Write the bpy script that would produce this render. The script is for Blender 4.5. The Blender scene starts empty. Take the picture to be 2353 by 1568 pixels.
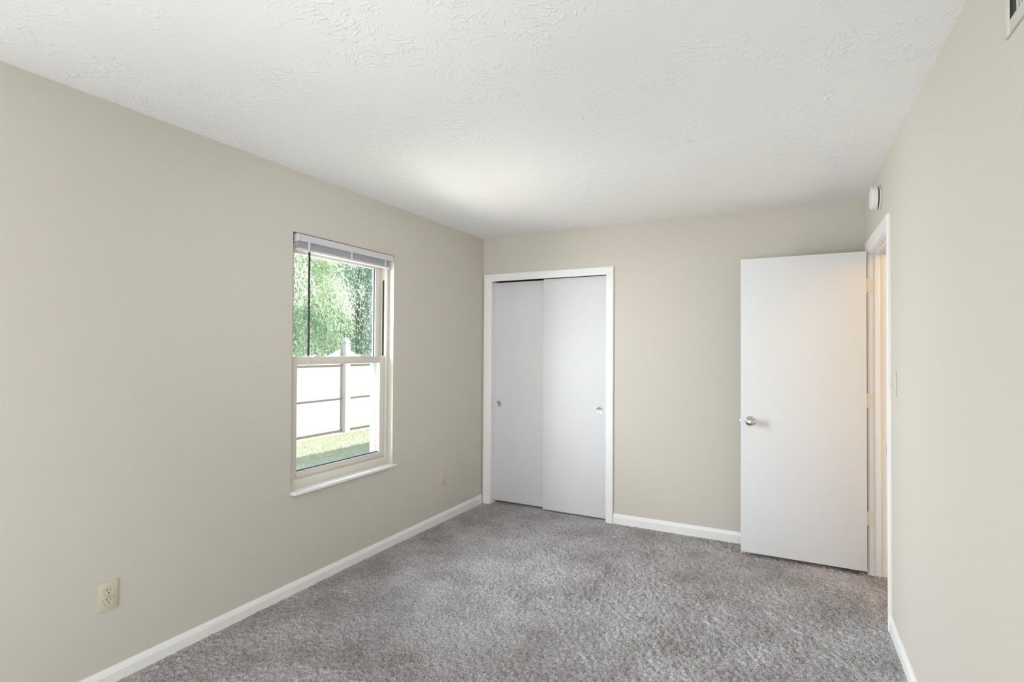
import bpy, bmesh, math, random
import numpy as np
from mathutils import Vector, Matrix

random.seed(7)
rng = np.random.default_rng(7)
scene = bpy.context.scene
COL = scene.collection

# ------------------------------------------------------------------ room dimensions (metres)
W = 2.8977          # left wall x = 0, right wall x = W
H = 2.3629          # ceiling
YR = -5.3           # rear wall; back wall y = 0
GZ = -0.30          # ground level outside

# ------------------------------------------------------------------ camera
F_PX, YAW, PITCH, ROLL, SH = 1223.35, 0.47664, 0.014418, 0.005975, 3.011
cam = bpy.data.cameras.new('camera')
cam_ob = bpy.data.objects.new('camera', cam)
COL.objects.link(cam_ob)
cam.sensor_fit = 'HORIZONTAL'
cam.sensor_width = 36.0
cam.lens = 36.0 * F_PX / 2353.0
cam.shift_y = SH / 2353.0
cam.clip_start = 0.02
cam.clip_end = 200
_c, _s = math.cos(YAW), math.sin(YAW)
_R = Vector((_c, _s, 0))
_F = Vector((-_s * math.cos(PITCH), _c * math.cos(PITCH), math.sin(PITCH)))
_U = _R.cross(_F)
_R2 = _R * math.cos(ROLL) + _U * math.sin(ROLL)
_U2 = -_R * math.sin(ROLL) + _U * math.cos(ROLL)
_M = Matrix((_R2, _U2, -_F)).transposed().to_4x4()
_M.translation = Vector((2.44256, -4.16119, 1.36221))
cam_ob.matrix_world = _M
scene.camera = cam_ob

# ------------------------------------------------------------------ colour management
scene.view_settings.view_transform = 'Standard'
scene.view_settings.look = 'None'
scene.view_settings.exposure = 0.04
scene.view_settings.gamma = 1.0
scene.view_settings.use_curve_mapping = False

# ------------------------------------------------------------------ sky
world = bpy.data.worlds.new('sky')
scene.world = world
world.use_nodes = True
_nt = world.node_tree
_bg = _nt.nodes['Background']
_geo = _nt.nodes.new('ShaderNodeTexCoord')
_sep = _nt.nodes.new('ShaderNodeSeparateXYZ')
_rmp = _nt.nodes.new('ShaderNodeValToRGB')
_nt.links.new(_geo.outputs['Generated'], _sep.inputs[0])
_nt.links.new(_sep.outputs['Z'], _rmp.inputs[0])
_rmp.color_ramp.elements[0].position = 0.0
_rmp.color_ramp.elements[0].color = (0.95, 0.97, 1.0, 1)
_rmp.color_ramp.elements[1].position = 0.7
_rmp.color_ramp.elements[1].color = (0.55, 0.76, 1.0, 1)
_nt.links.new(_rmp.outputs[0], _bg.inputs[0])
_bg.inputs[1].default_value = 2.0


def look(o, d):
    o.rotation_euler = Vector(d).to_track_quat('-Z', 'Y').to_euler()


def light(name, kind, loc, d, energy, color, **kw):
    l = bpy.data.lights.new(name, kind)
    l.energy = energy
    l.color = color
    for k, v in kw.items():
        setattr(l, k, v)
    o = bpy.data.objects.new(name, l)
    o.location = loc
    look(o, d)
    COL.objects.link(o)
    return o


# sun comes over the house from its far side and falls on the fence and trees
light('sun', 'SUN', (10, 6, 12), (-0.72, -0.26, -0.60), 11.0, (1.0, 0.95, 0.86), angle=0.01)
# open sky beside the house, low and high, through both windows of the left wall
light('sky_daylight', 'AREA', (-2.6, -4.0, 2.0), (1, 0.15, -0.10), 960.0, (0.90, 0.97, 1.0),
      shape='RECTANGLE', size=5.6, size_y=3.4)
light('upper_sky_daylight', 'AREA', (-2.6, -4.0, 3.1), (1, 0.15, -0.55), 600.0, (0.95, 0.98, 1.0),
      shape='RECTANGLE', size=5.6, size_y=4.4)
# unseen lamp added outside to brighten the ceiling through the windows
light('ceiling_fill', 'AREA', (-2.0, -2.5, -0.22), (0.8, 0.35, 0.9), 285.0, (1.0, 0.965, 0.90),
      shape='RECTANGLE', size=3.2, size_y=1.6)
# fill light added against the blank rear wall, behind the camera
light('rear_fill', 'AREA', (1.55, YR + 0.02, 1.0), (0, 1, 0), 52.0, (0.95, 0.98, 1.0),
      shape='RECTANGLE', size=2.5, size_y=1.6)
# soft spot added behind the camera to brighten the far left wall
_p = Vector((2.2, -4.5, 1.55))
light('far_wall_fill', 'SPOT', _p, Vector((0.05, -0.7, 1.85)) - _p, 120.0, (0.97, 0.985, 1.0),
      spot_size=math.radians(52), spot_blend=1.0, shadow_soft_size=0.3)
# unseen panel added in the hallway to brighten the far left wall
light('hall_fill', 'AREA', (W + 0.115 + 0.97, -0.75, 1.0), (-1, 0.1, 0.25), 11.0, (1.0, 0.77, 0.54),
      shape='RECTANGLE', size=1.4, size_y=1.4)


# ------------------------------------------------------------------ materials
def mat(name, color, rough=0.5, metal=0.0, spec=0.5):
    m = bpy.data.materials.new(name)
    m.use_nodes = True
    b = m.node_tree.nodes['Principled BSDF']
    b.inputs['Base Color'].default_value = (*color, 1)
    b.inputs['Roughness'].default_value = rough
    b.inputs['Metallic'].default_value = metal
    b.inputs['Specular IOR Level'].default_value = spec
    return m


def N(m, t, **kw):
    n = m.node_tree.nodes.new(t)
    for k, v in kw.items():
        setattr(n, k, v)
    return n


def LK(m, a, b):
    m.node_tree.links.new(a, b)


def bsdf(m):
    return m.node_tree.nodes['Principled BSDF']


def add_noise_bump(m, scale, dist, strength=0.5, detail=4):
    tc = N(m, 'ShaderNodeTexCoord')
    n = N(m, 'ShaderNodeTexNoise')
    n.inputs['Scale'].default_value = scale
    n.inputs['Detail'].default_value = detail
    b = N(m, 'ShaderNodeBump')
    b.inputs['Distance'].default_value = dist
    b.inputs['Strength'].default_value = strength
    LK(m, tc.outputs['Object'], n.inputs['Vector'])
    LK(m, n.outputs['Fac'], b.inputs['Height'])
    LK(m, b.outputs['Normal'], bsdf(m).inputs['Normal'])
    return tc, n, b


def color_noise(m, c0, c1, scale, lo=0.35, hi=0.65, detail=3):
    tc = N(m, 'ShaderNodeTexCoord')
    n = N(m, 'ShaderNodeTexNoise')
    n.inputs['Scale'].default_value = scale
    n.inputs['Detail'].default_value = detail
    r = N(m, 'ShaderNodeValToRGB')
    r.color_ramp.elements[0].position = lo
    r.color_ramp.elements[0].color = (*c0, 1)
    r.color_ramp.elements[1].position = hi
    r.color_ramp.elements[1].color = (*c1, 1)
    LK(m, tc.outputs['Object'], n.inputs['Vector'])
    LK(m, n.outputs['Fac'], r.inputs[0])
    LK(m, r.outputs[0], bsdf(m).inputs['Base Color'])


M_WALL = mat('greige_wall_paint', (0.604, 0.571, 0.512), 0.75, spec=0.25)
add_noise_bump(M_WALL, 220, 0.0006, 0.35)
M_TRIM = mat('white_trim_paint', (0.84, 0.84, 0.835), 0.32)
M_DOOR = mat('white_door_paint', (0.71, 0.718, 0.74), 0.60)
add_noise_bump(M_DOOR, 90, 0.0004, 0.15)
M_VINYL = mat('almond_window_vinyl', (0.68, 0.655, 0.585), 0.35)
M_VINYLW = mat('white_window_vinyl', (0.82, 0.82, 0.82), 0.4)
M_SCREEN = mat('grey_screen_frame', (0.40, 0.40, 0.42), 0.5)
M_BLIND = mat('white_blind_plastic', (0.62, 0.615, 0.65), 0.4)
M_IVORY = mat('ivory_plastic', (0.60, 0.56, 0.44), 0.35)
M_IVORY2 = mat('pale_ivory_plastic', (0.62, 0.582, 0.475), 0.35)
M_DARK = mat('dark_slot', (0.03, 0.028, 0.025), 0.6)
M_HALO = mat('blue_grey_halo_line', (0.05, 0.075, 0.13), 0.5)
M_BLACK = mat('black_lever_and_backlit_wand', (0.008, 0.008, 0.008), 0.35)
M_NICKEL = mat('satin_nickel', (0.62, 0.60, 0.56), 0.16, 1.0)
M_PULL = mat('brushed_pull_metal', (0.58, 0.565, 0.53), 0.3, 0.95)
M_HINGE = mat('cream_painted_hinge', (0.78, 0.75, 0.67), 0.4)
M_WHITEPL = mat('white_plastic', (0.74, 0.74, 0.71), 0.4)
M_VENT = mat('white_enamel_grille', (0.63, 0.622, 0.565), 0.4)
M_DUCT = mat('dark_parts_and_recess_shade', (0.05, 0.047, 0.04), 0.8)
M_CLOSET = mat('closet_interior', (0.12, 0.115, 0.11), 0.8)
M_ROOF = mat('roof_soffit', (0.5, 0.5, 0.5), 0.8)
M_BARK = mat('bark', (0.12, 0.09, 0.07), 0.9)
add_noise_bump(M_BARK, 30, 0.02, 0.6)
M_FENCE = mat('bleached_fence_boards', (0.36, 0.345, 0.335), 0.7)
M_RAIL = mat('shadow_dark_fence_rail', (0.10, 0.075, 0.068), 0.8)
M_POST = mat('white_fence_post', (0.42, 0.395, 0.39), 0.6)

# window pane: clear, with a faint reflection
M_GLASS = bpy.data.materials.new('window_glass')
M_GLASS.use_nodes = True
_g = M_GLASS.node_tree
_g.nodes.clear()
_o = _g.nodes.new('ShaderNodeOutputMaterial')
_mx = _g.nodes.new('ShaderNodeMixShader')
_tr = _g.nodes.new('ShaderNodeBsdfTransparent')
_gl = _g.nodes.new('ShaderNodeBsdfGlossy')
_gl.inputs['Roughness'].default_value = 0.02
_mx.inputs[0].default_value = 0.05
_g.links.new(_tr.outputs[0], _mx.inputs[1])
_g.links.new(_gl.outputs[0], _mx.inputs[2])
_g.links.new(_mx.outputs[0], _o.inputs[0])

# ceiling: stomped drywall texture, fans of thin ridges
M_CEIL = mat('stomped_white_ceiling', (0.87, 0.873, 0.873), 0.8, spec=0.2)


def ceiling_texture(m):
    tc = N(m, 'ShaderNodeTexCoord')
    S = 3.4
    warp = N(m, 'ShaderNodeTexNoise')
    warp.inputs['Scale'].default_value = 9
    warp.inputs['Detail'].default_value = 2
    LK(m, tc.outputs['Object'], warp.inputs['Vector'])
    wsub = N(m, 'ShaderNodeVectorMath', operation='SUBTRACT')
    LK(m, warp.outputs['Color'], wsub.inputs[0])
    wsub.inputs[1].default_value = (0.5, 0.5, 0.5)
    wsc = N(m, 'ShaderNodeVectorMath', operation='SCALE')
    LK(m, wsub.outputs[0], wsc.inputs[0])
    wsc.inputs['Scale'].default_value = 0.06
    wad = N(m, 'ShaderNodeVectorMath', operation='ADD')
    LK(m, tc.outputs['Object'], wad.inputs[0])
    LK(m, wsc.outputs[0], wad.inputs[1])
    flat = N(m, 'ShaderNodeVectorMath', operation='MULTIPLY')
    LK(m, wad.outputs[0], flat.inputs[0])
    flat.inputs[1].default_value = (S, S, 0)
    heights = []
    for off in ((0, 0, 0), (5.37, 2.61, 0)):
        ad = N(m, 'ShaderNodeVectorMath', operation='ADD')
        LK(m, flat.outputs[0], ad.inputs[0])
        ad.inputs[1].default_value = off
        vo = N(m, 'ShaderNodeTexVoronoi', voronoi_dimensions='2D', feature='F1')
        vo.inputs['Scale'].default_value = 1.0
        LK(m, ad.outputs[0], vo.inputs['Vector'])
        d = N(m, 'ShaderNodeVectorMath', operation='SUBTRACT')
        LK(m, ad.outputs[0], d.inputs[0])
        LK(m, vo.outputs['Position'], d.inputs[1])
        sp = N(m, 'ShaderNodeSeparateXYZ')
        LK(m, d.outputs[0], sp.inputs[0])
        at = N(m, 'ShaderNodeMath', operation='ARCTAN2')
        LK(m, sp.outputs['Y'], at.inputs[0])
        LK(m, sp.outputs['X'], at.inputs[1])
        ma = N(m, 'ShaderNodeMath', operation='MULTIPLY')
        LK(m, at.outputs[0], ma.inputs[0])
        ma.inputs[1].default_value = 8.5
        mr = N(m, 'ShaderNodeMath', operation='MULTIPLY')
        LK(m, vo.outputs['Distance'], mr.inputs[0])
        mr.inputs[1].default_value = 6.5
        hs = N(m, 'ShaderNodeSeparateColor')
        LK(m, vo.outputs['Color'], hs.inputs[0])
        mh = N(m, 'ShaderNodeMath', operation='MULTIPLY')
        LK(m, hs.outputs[0], mh.inputs[0])
        mh.inputs[1].default_value = 40.0
        cb = N(m, 'ShaderNodeCombineXYZ')
        LK(m, ma.outputs[0], cb.inputs[0])
        LK(m, mr.outputs[0], cb.inputs[1])
        LK(m, mh.outputs[0], cb.inputs[2])
        no = N(m, 'ShaderNodeTexNoise')
        no.inputs['Scale'].default_value = 1.0
        no.inputs['Detail'].default_value = 2.5
        LK(m, cb.outputs[0], no.inputs['Vector'])
        rp = N(m, 'ShaderNodeMapRange')
        rp.inputs['From Min'].default_value = 0.57
        rp.inputs['From Max'].default_value = 0.68
        LK(m, no.outputs['Fac'], rp.inputs['Value'])
        fd = N(m, 'ShaderNodeMapRange')
        fd.inputs['From Min'].default_value = 0.10
        fd.inputs['From Max'].default_value = 0.32
        LK(m, vo.outputs['Distance'], fd.inputs['Value'])
        fm = N(m, 'ShaderNodeMath', operation='MULTIPLY')
        LK(m, rp.outputs[0], fm.inputs[0])
        LK(m, fd.outputs[0], fm.inputs[1])
        heights.append(fm.outputs[0])
    mxh = N(m, 'ShaderNodeMath', operation='MAXIMUM')
    LK(m, heights[0], mxh.inputs[0])
    LK(m, heights[1], mxh.inputs[1])
    msk = N(m, 'ShaderNodeTexNoise')
    msk.inputs['Scale'].default_value = 4.5
    msk.inputs['Detail'].default_value = 2
    LK(m, tc.outputs['Object'], msk.inputs['Vector'])
    mr2 = N(m, 'ShaderNodeMapRange')
    mr2.inputs['From Min'].default_value = 0.40
    mr2.inputs['From Max'].default_value = 0.56
    LK(m, msk.outputs['Fac'], mr2.inputs['Value'])
    mul = N(m, 'ShaderNodeMath', operation='MULTIPLY')
    LK(m, mxh.outputs[0], mul.inputs[0])
    LK(m, mr2.outputs[0], mul.inputs[1])
    bp = N(m, 'ShaderNodeBump')
    bp.inputs['Distance'].default_value = 0.004
    bp.inputs['Strength'].default_value = 0.38
    LK(m, mul.outputs[0], bp.inputs['Height'])
    LK(m, bp.outputs['Normal'], bsdf(m).inputs['Normal'])


ceiling_texture(M_CEIL)

# carpet: grey frieze, flecked, with patches where the pile lies the other way
M_CARPET = mat('grey_frieze_carpet', (0.3, 0.29, 0.28), 0.95, spec=0.05)


def carpet_texture(m):
    tc = N(m, 'ShaderNodeTexCoord')
    n1 = N(m, 'ShaderNodeTexNoise')
    n1.inputs['Scale'].default_value = 225
    n1.inputs['Detail'].default_value = 3
    LK(m, tc.outputs['Object'], n1.inputs['Vector'])
    r1 = N(m, 'ShaderNodeValToRGB')
    e = r1.color_ramp.elements
    e[0].position, e[0].color = 0.31, (0.135, 0.123, 0.118, 1)
    e[1].position, e[1].color = 0.60, (0.535, 0.518, 0.53, 1)
    LK(m, n1.outputs['Fac'], r1.inputs[0])
    n2 = N(m, 'ShaderNodeTexNoise')
    n2.inputs['Scale'].default_value = 3.2
    n2.inputs['Detail'].default_value = 5
    n2.inputs['Roughness'].default_value = 0.6
    LK(m, tc.outputs['Object'], n2.inputs['Vector'])
    r2 = N(m, 'ShaderNodeValToRGB')
    e = r2.color_ramp.elements
    e[0].position, e[0].color = 0.36, (0.76, 0.75, 0.735, 1)
    e[1].position, e[1].color = 0.60, (1.06, 1.06, 1.07, 1)
    LK(m, n2.outputs['Fac'], r2.inputs[0])
    mx = N(m, 'ShaderNodeMix', data_type='RGBA', blend_type='MULTIPLY')
    mx.inputs['Factor'].default_value = 1.0
    LK(m, r1.outputs[0], mx.inputs['A'])
    LK(m, r2.outputs[0], mx.inputs['B'])
    LK(m, mx.outputs['Result'], bsdf(m).inputs['Base Color'])
    bsdf(m).inputs['Sheen Weight'].default_value = 0.15


carpet_texture(M_CARPET)

M_GROUND = mat('lawn_turf', (0.2, 0.26, 0.12), 0.9)
color_noise(M_GROUND, (0.34, 0.345, 0.25), (0.48, 0.47, 0.37), 14)
add_noise_bump(M_GROUND, 60, 0.03, 0.6)
M_GRASS = mat('grass_blade', (0.25, 0.32, 0.16), 0.7)


def island_color(m, cols):
    g = N(m, 'ShaderNodeNewGeometry')
    r = N(m, 'ShaderNodeValToRGB')
    el = r.color_ramp.elements
    while len(el) < len(cols):
        el.new(0.5)
    for i, c in enumerate(cols):
        el[i].position = i / (len(cols) - 1)
        el[i].color = (*c, 1)
    LK(m, g.outputs['Random Per Island'], r.inputs[0])
    LK(m, r.outputs[0], bsdf(m).inputs['Base Color'])


island_color(M_GRASS, [(0.26, 0.32, 0.22), (0.38, 0.42, 0.28), (0.48, 0.48, 0.34)])


def leaf_mat(name, cols):
    m = mat(name, cols[0], 0.5)
    island_color(m, cols)
    rmp = [n for n in m.node_tree.nodes if n.type == 'VALTORGB'][0]
    at = N(m, 'ShaderNodeAttribute', attribute_name='tone')
    LK(m, at.outputs['Fac'], rmp.inputs[0])
    src = bsdf(m).inputs['Base Color'].links[0].from_socket
    tl = N(m, 'ShaderNodeBsdfTranslucent')
    mx = N(m, 'ShaderNodeMixShader')
    mx.inputs[0].default_value = 0.4
    LK(m, src, tl.inputs['Color'])
    LK(m, bsdf(m).outputs[0], mx.inputs[1])
    LK(m, tl.outputs[0], mx.inputs[2])
    out = [n for n in m.node_tree.nodes if n.type == 'OUTPUT_MATERIAL'][0]
    LK(m, mx.outputs[0], out.inputs[0])
    return m


M_LEAF = leaf_mat('pale_green_leaves', [(0.13, 0.25, 0.17), (0.34, 0.46, 0.29), (0.58, 0.66, 0.48), (0.80, 0.84, 0.74)])
M_LEAF2 = leaf_mat('bluish_green_leaves', [(0.10, 0.20, 0.15), (0.26, 0.40, 0.29), (0.48, 0.58, 0.46), (0.72, 0.78, 0.70)])


# ------------------------------------------------------------------ mesh helpers
def bm_box(bm, x0, y0, z0, x1, y1, z1, bev=0.0, seg=2):
    t = bmesh.new()
    bmesh.ops.create_cube(t, size=1.0)
    for v in t.verts:
        v.co = Vector(((x0 + x1) / 2 + v.co.x * (x1 - x0), (y0 + y1) / 2 + v.co.y * (y1 - y0),
                       (z0 + z1) / 2 + v.co.z * (z1 - z0)))
    if bev > 0:
        bmesh.ops.bevel(t, geom=list(t.edges), offset=bev, segments=seg, affect='EDGES', profile=0.5)
    merge(bm, t)


def merge(bm, t, M=None):
    t.verts.index_update()
    vs = [bm.verts.new((M @ v.co) if M else v.co) for v in t.verts]
    for f in t.faces:
        try:
            bm.faces.new([vs[v.index] for v in f.verts])
        except ValueError:
            pass
    t.free()


def bm_lathe(bm, prof, origin, axis, n=40):
    """prof: (radius, along) pairs; revolve about axis through origin"""
    a = Vector(axis).normalized()
    u = a.orthogonal().normalized()
    w = a.cross(u)
    o = Vector(origin)
    rings = []
    for r, h in prof:
        if r < 1e-6:
            rings.append([bm.verts.new(o + a * h)])
        else:
            rings.append([bm.verts.new(o + a * h + (u * math.cos(2 * math.pi * k / n) + w * math.sin(2 * math.pi * k / n)) * r)
                          for k in range(n)])
    for A, B in zip(rings, rings[1:]):
        for k in range(n):
            k2 = (k + 1) % n
            if len(A) == 1 and len(B) == 1:
                continue
            if len(A) == 1:
                bm.faces.new((A[0], B[k], B[k2]))
            elif len(B) == 1:
                bm.faces.new((A[k], B[0], A[k2]))
            else:
                bm.faces.new((A[k], B[k], B[k2], A[k2]))
    if len(rings[0]) > 1:
        bm.faces.new(rings[0])
    if len(rings[-1]) > 1:
        bm.faces.new(rings[-1])


def bm_prism(bm, pts, ext):
    """closed polygon pts (3D) swept by vector ext"""
    ext = Vector(ext)
    a = [bm.verts.new(Vector(p)) for p in pts]
    b = [bm.verts.new(Vector(p) + ext) for p in pts]
    n = len(pts)
    bm.faces.new(a)
    bm.faces.new(b[::-1])
    for i in range(n):
        j = (i + 1) % n
        bm.faces.new((a[i], a[j], b[j], b[i]))


def obj(name, bm, m, parent=None, smooth=False):
    bmesh.ops.recalc_face_normals(bm, faces=bm.faces)
    me = bpy.data.meshes.new(name)
    bm.to_mesh(me)
    bm.free()
    me.materials.append(m)
    if smooth:
        for p in me.polygons:
            p.use_smooth = True
        try:
            me.set_sharp_from_angle(angle=math.radians(35))
        except Exception:
            pass
    o = bpy.data.objects.new(name, me)
    COL.objects.link(o)
    if parent:
        o.parent = parent
        o.matrix_parent_inverse = Matrix.Translation(-parent.location)
    return o


def boxes(name, m, lst, parent=None, bev=0.0):
    bm = bmesh.new()
    for b in lst:
        bm_box(bm, *b, bev=bev)
    return obj(name, bm, m, parent, smooth=bev > 0)


def tag(o, label, cat, group=None, kind=None):
    o['label'] = label
    o['category'] = cat
    if group:
        o['group'] = group
    if kind:
        o['kind'] = kind
    return o


def empty(name, loc):
    o = bpy.data.objects.new(name, None)
    o.location = loc
    o.empty_display_size = 0.1
    COL.objects.link(o)
    return o


# ------------------------------------------------------------------ shell
WY0, WY1, WZ0, WZ1 = -2.095, -1.2375, 0.547, 2.017      # window opening in the left wall
VY0, VY1 = -4.72, -3.78                                  # second window opening, beside the camera
CX0, CX1, CZ1 = 0.074, 1.156, 1.975                      # closet opening in the back wall
DY0, DY1, DZ1 = -0.918, -0.206, 1.972                    # doorway in the right wall (jamb faces)
T = 0.14

tag(boxes('wall_left', M_WALL, [
    (-T, YR - T, GZ, 0, VY0, H + 0.1), (-T, VY1, GZ, 0, WY0, H + 0.1), (-T, WY1, GZ, 0, 8.0, H + 0.1),
    (-T, VY0, GZ, 0, VY1, WZ0), (-T, VY0, WZ1, 0, VY1, H + 0.1),
    (-T, WY0, GZ, 0, WY1, WZ0), (-T, WY0, WZ1, 0, WY1, H + 0.1)]),
    'long beige left wall with the window in it', 'wall', kind='structure')
tag(boxes('wall_back', M_WALL, [
    (0, 0, 0, CX0, 0.115, H + 0.05), (CX1, 0, 0, W + 0.115, 0.115, H + 0.05), (CX0, 0, CZ1 + 0.05, CX1, 0.115, H + 0.05)]),
    'beige far end wall between the closet and the open door', 'wall', kind='structure')
JT = 0.018
tag(boxes('wall_right', M_WALL, [
    (W, YR - T, 0, W + 0.115, DY0 - JT, H + 0.05), (W, DY1 + JT, 0, W + 0.115, 0.115, H + 0.05),
    (W, DY0 - JT, DZ1 + JT, W + 0.115, DY1 + JT, H + 0.05)]),
    'beige right wall with the doorway, smoke detector and vent', 'wall', kind='structure')
tag(boxes('wall_rear', M_WALL, [(-T, YR - T, 0, W + T, YR, H + 0.05)]),
    'beige wall behind the camera', 'wall', kind='structure')
tag(boxes('ceiling', M_CEIL, [(0, YR, H, W + 0.001, 0.0, H + 0.1)]),
    'white ceiling with a stomped drywall texture', 'ceiling', kind='structure')
tag(boxes('roof', M_ROOF, [(-0.46, -9, 2.66, 9, 9, 2.80)]), 'roof over the house', 'roof', kind='structure')
tag(boxes('wall_closet', M_CLOSET, [(-0.005, 0.72, 0, 1.5, 0.76, H), (1.5, 0.115, 0, 1.54, 0.76, H),
                                    (-0.005, 0.115, H, 1.54, 0.76, H + 0.04)]),
    'inside of the closet behind the sliding doors', 'wall', kind='structure')
HX = W + 0.115
tag(boxes('wall_hall', M_WALL, [(HX + 1.0, -2.6, 0, HX + 1.08, 1.2, H), (HX, 1.2, 0, HX + 1.08, 1.28, H),
                                (HX, -2.68, 0, HX + 1.08, -2.6, H), (HX, -2.68, H, HX + 1.08, 1.28, H + 0.08),
                                (HX, 0.115, 0, HX + 0.04, 1.28, H)]),
    'hallway walls beyond the doorway', 'wall', kind='structure')


# floor with carpet pile
def make_floor():
    x0, x1, y0, y1, st = 0.0, W + 0.45, -3.35, 0.0, 0.0046
    nx = int((x1 - x0) / st) + 1
    ny = int((y1 - y0) / st) + 1
    X = np.linspace(x0, x1, nx)
    Y = np.linspace(y0, y1, ny)

    def blur(a, k):
        for ax in (0, 1):
            s = sum(np.roll(a, i, ax) for i in range(-k, k + 1))
            a = s / (2 * k + 1)
        return a

    def nz(k):
        a = rng.standard_normal((ny, nx))
        if k:
            a = blur(blur(a, k), k)
        return a / a.std()

    hgt = 0.0021 * nz(0) + 0.0026 * nz(1) + 0.0012 * nz(4) + 0.0007 * nz(18)
    hgt = np.clip(hgt, -0.011, 0.009)
    edge = np.minimum(np.minimum(X[None] - x0, np.abs(W - X)[None] + 10.0 * ((Y > -0.93) & (Y < -0.19))[:, None]), (y1 - Y)[:, None])
    hgt *= 0.3 + 0.7 * np.clip((edge - 0.012) / 0.03, 0, 1)
    jx = rng.uniform(-0.3, 0.3, (ny, nx)) * st
    jy = rng.uniform(-0.3, 0.3, (ny, nx)) * st
    jx[:, 0] = jx[:, -1] = 0
    jy[0] = jy[-1] = 0
    co = np.empty((ny, nx, 3), np.float32)
    co[..., 0] = X[None] + jx
    co[..., 1] = Y[:, None] + jy
    co[..., 2] = hgt
    sag = np.clip((Y + 1.6) / 1.6, 0, 1)
    co[..., 2] -= (0.014 * sag * sag * (3 - 2 * sag))[:, None]
    co[0, :, 2] = 0
    idx = np.arange(ny * nx).reshape(ny, nx)
    q = np.stack([idx[:-1, :-1], idx[:-1, 1:], idx[1:, 1:], idx[1:, :-1]], -1).reshape(-1, 4)
    # surrounding flat parts and slab
    extra_v, extra_f = [], []

    def eb(a, b, c, d, e, f):
        n = ny * nx + len(extra_v)
        extra_v.extend([(a, b, c), (d, b, c), (d, e, c), (a, e, c), (a, b, f), (d, b, f), (d, e, f), (a, e, f)])
        extra_f.extend([(n, n + 3, n + 2, n + 1), (n + 4, n + 5, n + 6, n + 7), (n, n + 1, n + 5, n + 4),
                        (n + 1, n + 2, n + 6, n + 5), (n + 2, n + 3, n + 7, n + 6), (n + 3, n, n + 4, n + 7)])
    eb(-0.0, YR, -0.1, W, y0, 0.0)
    eb(-0.0, y0, -0.1, x1, 0.0, -0.03)
    eb(x1, DY0 - 2.0, -0.1, HX + 1.0, 1.2, -0.012)
    eb(W, 0.0, -0.1, x1, 1.2, -0.012)
    eb(0.0, 0.0, -0.1, 1.5, 0.72, -0.016)
    V = np.concatenate([co.reshape(-1, 3), np.array(extra_v, np.float32)])
    Fq = np.concatenate([q, np.array(extra_f)]).astype(np.int32)
    me = bpy.data.meshes.new('floor')
    me.vertices.add(len(V))
    me.vertices.foreach_set('co', V.ravel())
    me.loops.add(Fq.size)
    me.loops.foreach_set('vertex_index', Fq.ravel())
    me.polygons.add(len(Fq))
    me.polygons.foreach_set('loop_start', np.arange(0, Fq.size, 4, dtype=np.int32))
    me.polygons.foreach_set('loop_total', np.full(len(Fq), 4, np.int32))
    me.update(calc_edges=True)
    me.materials.append(M_CARPET)
    o = bpy.data.objects.new('floor', me)
    COL.objects.link(o)
    return tag(o, 'grey frieze carpet covering the whole floor', 'floor', kind='structure')


make_floor()


# ------------------------------------------------------------------ baseboards
BH, BT = 0.066, 0.012


def base_profile(h=BH, t=BT):
    return [(0, -0.035), (t, -0.035), (t, h * 0.62), (t * 0.72, h * 0.80), (t * 0.36, h * 0.94), (t * 0.30, h), (0, h)]


def baseboard(name, start, ext, inward, label):
    bm = bmesh.new()
    s, i = Vector(start), Vector(inward)
    bm_prism(bm, [s + i * d + Vector((0, 0, z)) for d, z in base_profile()], ext)
    return tag(obj(name, bm, M_TRIM), label, 'baseboard', kind='structure')


baseboard('baseboard_left', (0, YR, 0), (0, -YR - 0.016, 0), (1, 0, 0), 'white baseboard along the foot of the left wall')
baseboard('baseboard_back', (1.213, 0, 0), (W - 1.213, 0, 0), (0, -1, 0), 'white baseboard between the closet and the right corner')
baseboard('baseboard_right', (W, YR, 0), (0, -0.981 - YR, 0), (-1, 0, 0), 'white baseboard along the foot of the right wall')


# ------------------------------------------------------------------ casings (mitred)
CASE_PROF = [(0.0, 0.0), (0.0, 0.008), (0.004, 0.0105), (0.018, 0.0115), (0.030, 0.013), (0.046, 0.0145), (0.055, 0.0145),
             (0.058, 0.012), (0.058, 0.0)]


def casing(root, to3d, a0, a1, top, wl, wr, wt):
    """to3d(a, z, t) -> point; opening a0..a1 wide, up to top"""
    def seg(name, p0, p1):
        bm = bmesh.new()
        A = [bm.verts.new(to3d(*p0(w, t))) for w, t in CASE_PROF]
        B = [bm.verts.new(to3d(*p1(w, t))) for w, t in CASE_PROF]
        n = len(A)
        bm.faces.new(A)
        bm.faces.new(B[::-1])
        for i in range(n):
            j = (i + 1) % n
            bm.faces.new((A[i], A[j], B[j], B[i]))
        obj(name, bm, M_TRIM, root, smooth=True)
    k = 0.058
    seg('casing_leg', lambda w, t: (a0 - w * wl / k, -0.035, t), lambda w, t: (a0 - w * wl / k, top + w * wt / k, t))
    seg('casing_leg', lambda w, t: (a1 + w * wr / k, -0.035, t), lambda w, t: (a1 + w * wr / k, top + w * wt / k, t))
    seg('casing_head', lambda w, t: (a0 - w * wl / k, top + w * wt / k, t), lambda w, t: (a1 + w * wr / k, top + w * wt / k, t))


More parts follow.
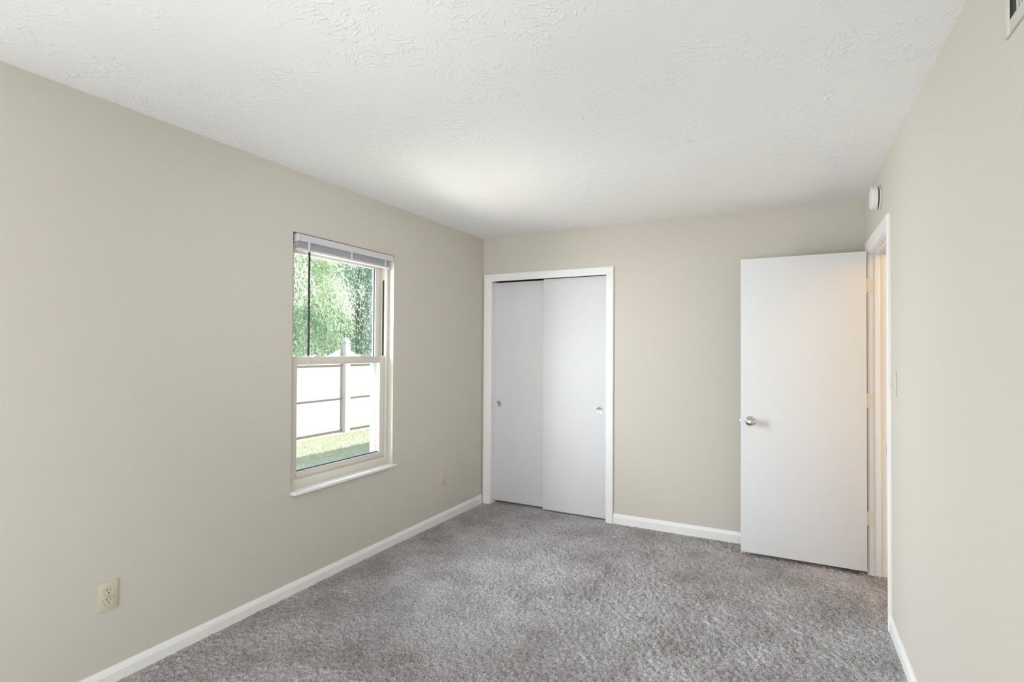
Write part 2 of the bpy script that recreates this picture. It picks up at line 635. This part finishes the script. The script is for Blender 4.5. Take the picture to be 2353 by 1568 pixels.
tr = empty('trim_1', ((CX0 + CX1) / 2, 0, 0))
tag(tr, 'white casing around the closet opening', 'trim', kind='structure')
casing(tr, lambda a, z, t: Vector((a, -t - 0.0005, z)), CX0 + 0.004, 1.150, CZ1, 0.064, 0.060, 0.064)
boxes('jamb', M_TRIM, [(CX0 - 0.002, -0.002, -0.035, CX0 + 0.014, 0.115, CZ1 + 0.05)], tr)
boxes('jamb', M_TRIM, [(CX1 - 0.006, -0.002, -0.035, CX1 + 0.002, 0.115, CZ1 + 0.05)], tr)
boxes('door_track', M_DUCT, [(CX0 + 0.014, 0.018, CZ1 + 0.035, CX1 - 0.006, 0.10, CZ1 + 0.05)], tr)

tr2 = empty('trim_2', (W, (DY0 + DY1) / 2, 0))
tag(tr2, 'white casing and cream jambs of the doorway in the right wall', 'trim', kind='structure')
casing(tr2, lambda a, z, t: Vector((W - t - 0.0005, a, z)), DY0 - 0.005, DY1 + 0.005, DZ1 + 0.005, 0.058, 0.058, 0.075)
casing(tr2, lambda a, z, t: Vector((HX + t + 0.0005, a, z)), DY0 - 0.005, DY1 + 0.005, DZ1 + 0.005, 0.058, 0.058, 0.075)
boxes('jamb', M_TRIM, [(W - 0.001, DY1, -0.035, HX + 0.001, DY1 + JT, DZ1 + JT)], tr2)
boxes('jamb', M_TRIM, [(W - 0.001, DY0 - JT, -0.035, HX + 0.001, DY0, DZ1 + JT)], tr2)
boxes('jamb_head', M_TRIM, [(W - 0.001, DY0, DZ1, HX + 0.001, DY1, DZ1 + JT)], tr2)
SX0, SX1 = W + 0.026, W + 0.058
boxes('door_stop', M_TRIM, [(SX0, DY1 - 0.011, -0.035, SX1, DY1, DZ1)], tr2, bev=0.002)
boxes('door_stop', M_TRIM, [(SX0, DY0, -0.035, SX1, DY0 + 0.011, DZ1)], tr2, bev=0.002)
boxes('door_stop', M_TRIM, [(SX0, DY0 + 0.011, DZ1 - 0.011, SX1, DY1 - 0.011, DZ1)], tr2, bev=0.002)
boxes('strike_plate', M_NICKEL, [(W - 0.012, DY0 - 0.001, 0.855, W + 0.03, DY0 + 0.0015, 0.912)], tr2)


# ------------------------------------------------------------------ closet sliding doors
def pull(root, x, y, z, r):
    bm = bmesh.new()
    bm_lathe(bm, [(r, 0.0), (r, 0.0014), (r * 0.95, 0.0026), (r * 0.86, 0.0024), (r * 0.80, 0.0010), (r * 0.74, 0.0006), (0, 0.0004)],
             (x, y, z), (0, -1, 0))
    obj('finger_pull', bm, M_PULL, root, smooth=True)


d1 = empty('door_1', (0.354, 0.076, 0))
tag(d1, 'left white sliding closet door, behind its neighbour', 'door', kind='structure')
boxes('door_panel', M_DOOR, [(0.089, 0.060, 0.009, 0.630, 0.092, CZ1 + 0.012 - 0.018)], d1, bev=0.0012)
pull(d1, 0.131, 0.060, 0.877, 0.0265)
d2 = empty('door_2', (0.87, 0.038, 0))
tag(d2, 'right white sliding closet door, in front of its neighbour', 'door', kind='structure')
boxes('door_panel', M_DOOR, [(0.585, 0.022, 0.004, 1.149, 0.054, CZ1 - 0.003)], d2, bev=0.0012)
pull(d2, 1.089, 0.022, 0.871, 0.0285)

# ------------------------------------------------------------------ bedroom door, open against the end wall
d3 = empty('door_3', (W - 0.012, -0.222, 0))
tag(d3, 'white flush bedroom door standing open against the end wall', 'door', kind='structure')
DX0, DX1, DF, DB = 2.1645, 2.8795, -0.244, -0.209
boxes('door_slab', M_DOOR, [(DX0, DF, 0.0155, DX1, DB, 1.986)], d3, bev=0.0012)


def knob(root, x, y, z, sgn):
    bm = bmesh.new()
    ax = (0, sgn, 0)
    bm_lathe(bm, [(0.0, 0.0), (0.032, 0.0), (0.032, 0.004), (0.029, 0.007), (0.016, 0.010), (0.0, 0.010)], (x, y, z), ax)
    rose = obj('rosette', bm, M_NICKEL, root, smooth=True)
    bm = bmesh.new()
    bm_lathe(bm, [(0.0, 0.008), (0.0125, 0.009), (0.0115, 0.022), (0.015, 0.028), (0.0235, 0.034), (0.0275, 0.042), (0.0280, 0.049), (0.0255, 0.057),
                  (0.020, 0.062), (0.012, 0.0645), (0.0065, 0.065), (0.006, 0.0635), (0.0035, 0.0632), (0.0, 0.0638)], (x, y, z), ax)
    k = obj('door_knob', bm, M_NICKEL, root, smooth=True)
    k['label'] = 'round satin nickel knob'
    return k


knob(d3, 2.2225, DF, 0.895, -1)
knob(d3, 2.2225, DB, 0.895, 1)
boxes('latch', M_NICKEL, [(DX0 - 0.0006, DF + 0.006, 0.868, DX0 + 0.001, DB - 0.006, 0.923),
                          (DX0 - 0.007, DF + 0.012, 0.889, DX0, DB - 0.014, 0.901)], d3)
for z0, z1 in ((1.7325, 1.8185), (1.0175, 1.1035), (0.2885, 0.3745)):
    h = boxes('hinge', M_HINGE, [(DX1 - 0.001, DB - 0.030, z0, DX1 + 0.001, DB, z1),
                                 (DX1 + 0.004, DY1 - 0.0022, z0, W + 0.016, DY1 + 0.0005, z1),
                                 (DX1 - 0.001, DB - 0.0015, z0, DX1 + 0.012, DY1 + 0.0005, z1)], d3)
    bm = bmesh.new()
    bm_lathe(bm, [(0.0, z0 - 0.004), (0.004, z0 - 0.003), (0.0055, z0), (0.0055, z1), (0.004, z1 + 0.003), (0.0, z1 + 0.004)],
             (DX1 + 0.007, DY1 + 0.006, 0), (0, 0, 1), 16)
    obj('hinge_pin', bm, M_HINGE, h, smooth=True)


# ------------------------------------------------------------------ windows
def ring(bm, x0, x1, y0, y1, z0, z1, l, r, b, t, bev=0.0015):
    bm_box(bm, x0, y0, z0, x1, y0 + l, z1, bev)
    bm_box(bm, x0, y1 - r, z0, x1, y1, z1, bev)
    bm_box(bm, x0, y0 + l, z0, x1, y1 - r, z0 + b, bev)
    bm_box(bm, x0, y0 + l, z1 - t, x1, y1 - r, z1, bev)


def make_window(name, y0, y1, label):
    root = empty(name, (0, (y0 + y1) / 2, WZ0))
    tag(root, label, 'window', kind='structure')
    zb = 0.565
    bm = bmesh.new()
    ring(bm, -0.135, -0.042, y0, y1, zb - 0.01, WZ1, 0.026, 0.026, 0.062, 0.058)
    obj('window_frame', bm, M_VINYL, root, smooth=True)
    # upper sash (outer track)
    a, b = y0 + 0.026, y1 - 0.026
    bm = bmesh.new()
    ring(bm, -0.116, -0.088, a, b, 1.268, WZ1 - 0.058, 0.058, 0.060, 0.046, 0.042)
    us = obj('upper_sash', bm, M_VINYL, root, smooth=True)
    boxes('window_pane', M_GLASS, [(-0.104, a + 0.056, 1.312, -0.100, b - 0.058, WZ1 - 0.098)], us)
    boxes('halo_strip', M_HALO, [(-0.110, b - 0.069, 1.314, -0.098, b - 0.060, WZ1 - 0.100)], us)  # dark blue strip added to imitate an exposure halo at the pane edge
    # lower sash (inner track)
    bm = bmesh.new()
    ring(bm, -0.078, -0.050, a, b, 0.617, 1.315, 0.056, 0.054, 0.040, 0.046)
    bm_box(bm, -0.055, a + 0.05, 0.632, -0.042, b - 0.045, 0.638, 0.0015)
    ls = obj('lower_sash', bm, M_VINYL, root, smooth=True)
    boxes('window_pane', M_GLASS, [(-0.066, a + 0.054, 0.655, -0.062, b - 0.052, 1.271)], ls)
    boxes('halo_strip', M_HALO, [(-0.066, a + 0.056, 0.656, -0.058, b - 0.056, 0.6635)], ls)  # same painted halo line along the foot of the lower pane
    w = y1 - y0
    for f in (0.275, 0.715):
        yc = y0 + w * f
        lk = boxes('sash_lock', M_VINYLW, [(-0.076, yc - 0.028, 1.315, -0.054, yc + 0.028, 1.321),
                                           (-0.073, yc - 0.016, 1.321, -0.057, yc + 0.016, 1.329)], ls, bev=0.0015)
        boxes('lock_lever', M_BLACK, [(-0.070, yc - 0.020, 1.329, -0.061, yc + 0.012, 1.3325)], lk, bev=0.001)
    # half insect screen outside the lower sash
    bm = bmesh.new()
    ring(bm, -0.142, -0.122, a, b, 0.605, 1.300, 0.044, 0.046, 0.02, 0.02)
    obj('screen_frame', bm, M_SCREEN, root, smooth=True)
    # dark balance slot in the side jamb above the lower sash
    boxes('balance_slot', M_DARK, [(-0.078, b - 0.0008, 1.318, -0.063, b + 0.001, 1.845)], root)
    # stool
    bm = bmesh.new()
    bm_box(bm, -0.046, y0 + 0.001, 0.5472, 0.0, y1 - 0.001, zb)
    bm_box(bm, -0.002, y0 + 0.008, 0.5472, 0.031, y1 + 0.016, zb, 0.003)
    obj('window_sill', bm, M_TRIM, root, smooth=True)
    return root


make_window('window_1', WY0, WY1, 'almond vinyl double hung window in the left wall')
make_window('window_2', VY0, VY1, 'second double hung window beside the camera')

# blind, drawn up
bl = empty('window_blind', (0, (WY0 + WY1) / 2, 1.93))
tag(bl, 'white slatted blind drawn right up at the top of the window', 'blind')
BY0, BY1 = -2.073, -1.272
bm = bmesh.new()
bm_prism(bm, [(-0.026, BY0, 1.968), (0.016, BY0, 1.968), (0.0195, BY0, 1.971), (0.021, BY0, 1.978), (0.021, BY0, 1.999), (0.0195, BY0, 2.006),
              (0.016, BY0, 2.009), (-0.026, BY0, 2.009)], (0, BY1 - BY0, 0))
obj('headrail', bm, M_BLIND, bl, smooth=True)
for ye in (BY0, BY1):
    boxes('end_cap', M_BLIND, [(-0.027, ye - 0.002, 1.967, 0.022, ye + 0.002, 2.010)], bl, bev=0.0008)
for k in range(6):
    z = 1.9325 + k * 0.0058
    bm = bmesh.new()
    n = 8
    top, bot = [], []
    for i in range(n + 1):
        u = i / n
        x = -0.020 + u * 0.034
        zz = z + 0.0022 * (1 - (2 * u - 1) ** 2)
        top.append((x, BY0 + 0.004, zz + 0.0028))
        bot.append((x, BY0 + 0.004, zz))
    bm_prism(bm, top + bot[::-1], (0, BY1 - BY0 - 0.014, 0))
    obj('slat', bm, M_BLIND, bl)
boxes('bottom_rail', M_BLIND, [(-0.021, BY0 + 0.004, 1.918, 0.015, BY1 - 0.010, 1.931)], bl, bev=0.003)
for yc in (-1.995, -1.66, -1.345):
    boxes('ladder_tape', M_BLIND, [(0.0145, yc - 0.008, 1.917, 0.0165, yc + 0.008, 1.972)], bl, bev=0.0006)
bm = bmesh.new()
bm_lathe(bm, [(0.0, 1.321), (0.0060, 1.322), (0.0060, 1.912), (0.0, 1.913)], (0.026, -2.0035, 0), (0, 0, 1), 12)
wd = obj('tilt_wand', bm, M_BLACK, bl, smooth=True)  # pale wand coloured black, its silhouette against the bright pane painted in
wd['label'] = 'long tilt wand, its backlit darkness put into the colour'
bm = bmesh.new()
bm_lathe(bm, [(0.0, 1.912), (0.0028, 1.912), (0.0028, 1.985), (0.0, 1.986)], (0.026, -2.0035, 0), (0, 0, 1), 10)
obj('wand_hook', bm, M_BLIND, wd, smooth=True)
bm = bmesh.new()
bm_lathe(bm, [(0.0, 1.266), (0.0042, 1.267), (0.0045, 1.280), (0.0016, 1.282), (0.0016, 1.323), (0.0, 1.323)], (0.026, -2.0035, 0), (0, 0, 1), 12)
obj('wand_tip', bm, M_BLIND, wd, smooth=True)


# ------------------------------------------------------------------ outlets, switch
def outlet():
    root = empty('wall_outlet', (0, 0, 0))
    boxes('cover_plate', M_IVORY, [(0.0, -0.0355, -0.0575, 0.0062, 0.0355, 0.0575)], root, bev=0.0022)
    for zc in (0.0195, -0.0195):
        bm = bmesh.new()
        pts = []
        for i in range(40):
            a = 2 * math.pi * i / 40
            y, z = 0.0175 * math.cos(a), 0.0175 * math.sin(a)
            z = max(-0.0142, min(0.0142, z))
            pts.append((0.0055, y, zc + z))
        bm_prism(bm, pts, (0.0026, 0, 0))
        bmesh.ops.bevel(bm, geom=[e for e in bm.edges if all(v.co.x > 0.008 for v in e.verts)], offset=0.0006, segments=1, affect='EDGES')
        rc = obj('receptacle', bm, M_IVORY2, root)
        bm = bmesh.new()
        pts = []
        for i in range(40):
            a = 2 * math.pi * i / 40
            y, z = 0.0183 * math.cos(a), 0.0183 * math.sin(a)
            z = max(-0.0150, min(0.0150, z))
            pts.append((0.0055, y, zc + z))
        bm_prism(bm, pts, (0.0009, 0, 0))
        obj('receptacle_seam', bm, M_DUCT, rc)
        bm = bmesh.new()
        bm_box(bm, 0.008, -0.0078, zc + 0.0015, 0.00835, -0.0050, zc + 0.0095)
        bm_box(bm, 0.008, 0.0050, zc + 0.0022, 0.00835, 0.0074, zc + 0.0088)
        bm_lathe(bm, [(0.0, 0.0079), (0.0027, 0.0079), (0.0027, 0.00835), (0.0, 0.00835)], (0, 0, zc - 0.0068), (1, 0, 0), 14)
        obj('slots', bm, M_DARK, rc)
    bm = bmesh.new()
    bm_lathe(bm, [(0.0, 0.0055), (0.0032, 0.006), (0.0030, 0.0070), (0.0, 0.0076)], (0, 0, 0), (1, 0, 0), 14)
    obj('screw', bm, M_PULL, root, smooth=True)
    return root


def copy_tree(o, parent=None):
    c = o.copy()
    COL.objects.link(c)
    if parent:
        c.parent = parent
        c.matrix_parent_inverse = o.matrix_parent_inverse.copy()
    for ch in list(o.children):
        copy_tree(ch, c)
    return c


o1 = outlet()
o2 = copy_tree(o1)
o1.location = (0.0, -2.9815, 0.3585)
o2.location = (0.0, -0.618, 0.331)
tag(o1, 'ivory duplex outlet low on the left wall, nearest the camera', 'outlet', 'outlets on the left wall')
tag(o2, 'small ivory outlet on the left wall between the window and the closet', 'outlet', 'outlets on the left wall')

sw = empty('light_switch', (W, -1.098, 1.212))
tag(sw, 'ivory light switch on the right wall beside the doorway', 'switch')
boxes('cover_plate', M_IVORY2, [(W - 0.0062, -1.133, 1.155, W, -1.063, 1.270)], sw, bev=0.002)
bm = bmesh.new()
bm_prism(bm, [(W - 0.006, -1.103, 1.201), (W - 0.006, -1.103, 1.224), (W - 0.020, -1.103, 1.2115), (W - 0.020, -1.103, 1.2015)], (0, 0.010, 0))
obj('toggle', bm, M_IVORY, sw)
for zc in (1.183, 1.242):
    bm = bmesh.new()
    bm_lathe(bm, [(0.0, 0.005), (0.003, 0.0058), (0.0028, 0.0068), (0.0, 0.0072)], (W, -1.098, zc), (-1, 0, 0), 12)
    obj('screw', bm, M_PULL, sw, smooth=True)

# ------------------------------------------------------------------ smoke detector
sd = empty('smoke_detector', (W, -0.660, 2.209))
tag(sd, 'round white smoke detector on the right wall above the doorway', 'smoke detector')
sc = (W, -0.660, 2.209)
bm = bmesh.new()
bm_lathe(bm, [(0.0, 0.001), (0.063, 0.001), (0.064, 0.004), (0.064, 0.009), (0.062, 0.010), (0.0, 0.010)], sc, (-1, 0, 0), 48)
obj('mounting_plate', bm, M_WHITEPL, sd, smooth=True)
bm = bmesh.new()
bm_lathe(bm, [(0.0, 0.0098), (0.054, 0.0098), (0.054, 0.0165), (0.0, 0.0165)], sc, (-1, 0, 0), 48)
obj('vent_slot', bm, M_DARK, sd, smooth=True)
bm = bmesh.new()
bm_lathe(bm, [(0.0, 0.016), (0.0645, 0.016), (0.066, 0.018), (0.0655, 0.024), (0.063, 0.026), (0.0625, 0.036), (0.060, 0.042), (0.054, 0.0455),
              (0.045, 0.047), (0.0, 0.0475)], sc, (-1, 0, 0), 48)
obj('cover', bm, M_WHITEPL, sd, smooth=True)
bm = bmesh.new()
bm_lathe(bm, [(0.0, 0.047), (0.009, 0.047), (0.009, 0.0485), (0.0075, 0.0492), (0.0, 0.0492)], (sc[0], sc[1] + 0.012, sc[2] - 0.006), (-1, 0, 0), 20)
obj('test_button', bm, M_WHITEPL, sd, smooth=True)

# ------------------------------------------------------------------ return air grille
vg = empty('air_vent', (W, -2.73, 2.086))
tag(vg, 'white return air grille high on the right wall', 'vent')
VA0, VA1, VB0, VB1 = -2.905, -2.552, 2.086, 2.300
bm = bmesh.new()
fb = 0.031
for b in ((VA0, VB0, VA0 + fb, VB1), (VA1 - fb, VB0, VA1, VB1), (VA0 + fb, VB0, VA1 - fb, VB0 + fb), (VA0 + fb, VB1 - fb, VA1 - fb, VB1)):
    bm_box(bm, W - 0.006, b[0], b[1], W, b[2], b[3], 0.0012)
obj('grille_frame', bm, M_VENT, vg, smooth=True)
boxes('duct_back_and_recess_shade', M_DUCT, [(W - 0.0012, VA0 + 0.02, VB0 + 0.02, W - 0.0004, VA1 - 0.02, VB1 - 0.02),
                             (W - 0.0052, VA1 - fb - 0.001, VB0 + fb, W - 0.001, VA1 - fb + 0.001, VB1 - fb)], vg)  # side strip paints the recess shade on the frame's inner edge
bm = bmesh.new()
y = VA1 - fb - 0.043
while y > VA0 + fb + 0.005:
    bm_box(bm, W - 0.0062, y - 0.0075, VB0 + fb - 0.002, W - 0.0042, y, VB1 - fb + 0.002)
    y -= 0.0172
obj('louvers', bm, M_VENT, vg)
for zc in (2.152, 2.236):
    bm = bmesh.new()
    bm_lathe(bm, [(0.0, 0.005), (0.0042, 0.0062), (0.0036, 0.0078), (0.0, 0.0082)], (W, VA1 - 0.0155, zc), (-1, 0, 0), 14)
    obj('screw', bm, M_VENT, vg, smooth=True)

# ------------------------------------------------------------------ hallway lamp
hl = empty('ceiling_lamp', (HX + 0.5, -1.3, H))
tag(hl, 'warm lamp on the hallway ceiling beyond the doorway', 'lamp')
bm = bmesh.new()
bm_lathe(bm, [(0.0, 0.0), (0.10, 0.0), (0.10, 0.02), (0.0, 0.02)], (HX + 0.5, -1.3, H), (0, 0, -1), 32)
obj('lamp_base', bm, M_WHITEPL, hl, smooth=True)
light('hall_lamp_glow', 'POINT', (HX + 0.5, -1.3, H - 0.22), (0, 0, -1), 16.0, (1.0, 0.69, 0.34), shadow_soft_size=0.2)

# ------------------------------------------------------------------ outside: ground, fence, trees
bm = bmesh.new()
bm_box(bm, -40, -30, GZ - 0.3, -T, 40, GZ)
tag(obj('ground', bm, M_GROUND), 'lawn ground outside the window', 'lawn', kind='structure')


def quads_mesh(name, V, m, parent=None):
    """V: (n, k, 3) array of n separate polygons of k corners"""
    n, k = V.shape[:2]
    me = bpy.data.meshes.new(name)
    me.vertices.add(n * k)
    me.vertices.foreach_set('co', V.astype(np.float32).ravel())
    me.loops.add(n * k)
    me.loops.foreach_set('vertex_index', np.arange(n * k, dtype=np.int32))
    me.polygons.add(n)
    me.polygons.foreach_set('loop_start', np.arange(0, n * k, k, dtype=np.int32))
    me.polygons.foreach_set('loop_total', np.full(n, k, np.int32))
    me.update(calc_edges=True)
    me.materials.append(m)
    o = bpy.data.objects.new(name, me)
    COL.objects.link(o)
    if parent:
        o.parent = parent
        o.matrix_parent_inverse = Matrix.Translation(-parent.location)
    return o


# lawn blades where the window looks
n = 70000
p = np.stack([rng.uniform(-5.25, -2.2, n), rng.uniform(-0.6, 5.5, n), np.full(n, GZ)], -1)
a = rng.uniform(0, 2 * math.pi, n)
hh = rng.uniform(0.018, 0.04, n)
wdt = 0.0035
side = np.stack([np.cos(a) * wdt, np.sin(a) * wdt, np.zeros(n)], -1)
tip = np.stack([rng.normal(0, 0.012, n), rng.normal(0, 0.012, n), hh], -1)
tag(quads_mesh('lawn_grass', np.stack([p - side, p + side, p + tip], 1), M_GRASS),
    'short grass blades of the lawn between the house and the fence', 'grass', kind='stuff')

# fence
FX = -5.47
fence = empty('garden_fence', (FX, 3.81, GZ))
tag(fence, 'bleached board fence with a pointed post across the lawn', 'fence')
posts = [-1.1, 1.36, 3.81, 6.27, 8.73]
PK, DIP = 1.427, 1.06


def top_z(y):
    for i in range(len(posts) - 1):
        if posts[i] <= y <= posts[i + 1]:
            u = (y - posts[i]) / (posts[i + 1] - posts[i])
            return PK - (PK - DIP) * math.sin(math.pi * u) ** 0.9
    return PK


for i in range(len(posts) - 1):
    bm = bmesh.new()
    y = posts[i] + 0.02
    while y < posts[i + 1] - 0.03:
        y2 = min(y + 0.118, posts[i + 1] - 0.01)
        z1, z2 = top_z(y), top_z(y2)
        bm_prism(bm, [(FX - 0.02, y, GZ + 0.03), (FX - 0.02, y2, GZ + 0.03), (FX - 0.02, y2, z2), (FX - 0.02, y, z1)], (0.02, 0, 0))
        y = y2 + 0.002
    obj('fence_panel', bm, M_FENCE, fence)
    for zr in (1.026, 0.366, -0.268):
        hgt = 0.026 if zr > 0.9 else 0.02
        boxes('fence_rail', M_RAIL, [(FX + 0.0, posts[i] + 0.01, zr, FX + 0.022, posts[i + 1] - 0.01, zr + hgt)], fence)  # rails coloured dark to paint the shadow line under each one
for yp in posts:
    po = boxes('fence_post', M_POST, [(FX - 0.02, yp - 0.065, GZ - 0.1, FX + 0.11, yp + 0.065, 1.455)], fence, bev=0.006)
    bm = bmesh.new()
    cx, cy = FX + 0.045, yp
    prev = None
    for hw, zc in ((0.060, 1.455), (0.046, 1.462), (0.046, 1.478), (0.060, 1.486), (0.062, 1.505), (0.052, 1.535), (0.034, 1.568), (0.014, 1.592)):
        cur = [bm.verts.new((cx + sx * hw, cy + sy * hw, zc)) for sx, sy in ((-1, -1), (1, -1), (1, 1), (-1, 1))]
        if prev:
            for k in range(4):
                bm.faces.new((prev[k], prev[(k + 1) % 4], cur[(k + 1) % 4], cur[k]))
        else:
            bm.faces.new(cur)
        prev = cur
    tp = bm.verts.new((cx, cy, 1.600))
    for k in range(4):
        bm.faces.new((prev[k], prev[(k + 1) % 4], tp))
    obj('post_cap', bm, M_POST, po)


# weeping trees
def tree(x, y, hgt, rad, nstr, seed, label, m, low=0.0):
    r = np.random.default_rng(seed)
    root = empty('weeping_tree', (x, y, GZ))
    tag(root, label, 'tree', 'trees beyond the fence')
    bm = bmesh.new()
    bm_lathe(bm, [(0.0, -0.1), (0.17, -0.1), (0.13, 0.5), (0.11, hgt * 0.45), (0.06, hgt * 0.75), (0.0, hgt * 0.8)], (x, y, GZ), (0, 0, 1), 12)
    obj('trunk', bm, M_BARK, root, smooth=True)
    P, D = [], []
    for s in range(nstr):
        az = r.uniform(0, 2 * math.pi)
        z0 = hgt * r.uniform(0.30, 0.98)
        reach = rad * math.sqrt(r.uniform(0.15, 1.0)) * (0.55 + 0.45 * math.sin(math.pi * min(1, z0 / hgt)))
        drop = r.uniform(0.5, 1.9)
        L = 120
        t = np.linspace(0, 1, L)
        rr = reach * (0.55 + 0.45 * np.sin(t * math.pi / 2))
        zz = z0 - drop * t ** 1.6
        px = x + np.cos(az) * rr + r.normal(0, 0.05, L)
        py = y + np.sin(az) * rr + r.normal(0, 0.05, L)
        pz = GZ + np.maximum(zz + r.normal(0, 0.05, L), low + 0.1)
        P.append(np.stack([px, py, pz], -1))
        d = np.stack([np.cos(az) * 0.4 + r.normal(0, 0.5, L), np.sin(az) * 0.4 + r.normal(0, 0.5, L), np.full(L, -1.0)], -1)
        D.append(d)
    P = np.concatenate(P)
    D = np.concatenate(D)
    D /= np.linalg.norm(D, axis=1, keepdims=True)
    k = len(P)
    rnd = r.normal(size=(k, 3))
    S = np.cross(D, rnd)
    S /= np.linalg.norm(S, axis=1, keepdims=True)
    ln = r.uniform(0.045, 0.10, k)[:, None]
    wd = r.uniform(0.008, 0.015, k)[:, None]
    V = np.stack([P, P + D * ln * 0.45 + S * wd, P + D * ln, P + D * ln * 0.45 - S * wd], 1)
    f = quads_mesh('foliage', V, m, root)
    cen = P[r.integers(0, k, 150)]
    ct = r.uniform(0, 1, 150)
    tone = np.empty(k, np.float32)
    for i in range(0, k, 4000):
        d2 = ((P[i:i + 4000, None] * (1, 1, 0.6) - cen[None] * (1, 1, 0.6)) ** 2).sum(-1)
        tone[i:i + 4000] = ct[d2.argmin(1)]
    tone = np.clip(0.75 * tone + 0.25 * r.uniform(0, 1, k), 0, 1).astype(np.float32)
    f.data.attributes.new('tone', 'FLOAT', 'POINT').data.foreach_set('value', np.repeat(tone, 4))
    return root


tree(-8.2, 4.3, 6.2, 2.0, 700, 1, 'pale weeping tree beyond the fence, left of the fence post', M_LEAF)
tree(-9.3, 8.3, 6.0, 2.0, 1000, 2, 'bluish green tree beyond the fence, right of the fence post', M_LEAF2)
tree(-14.6, 9.2, 7.5, 2.8, 600, 5, 'tall tree standing behind the other trees', M_LEAF2)
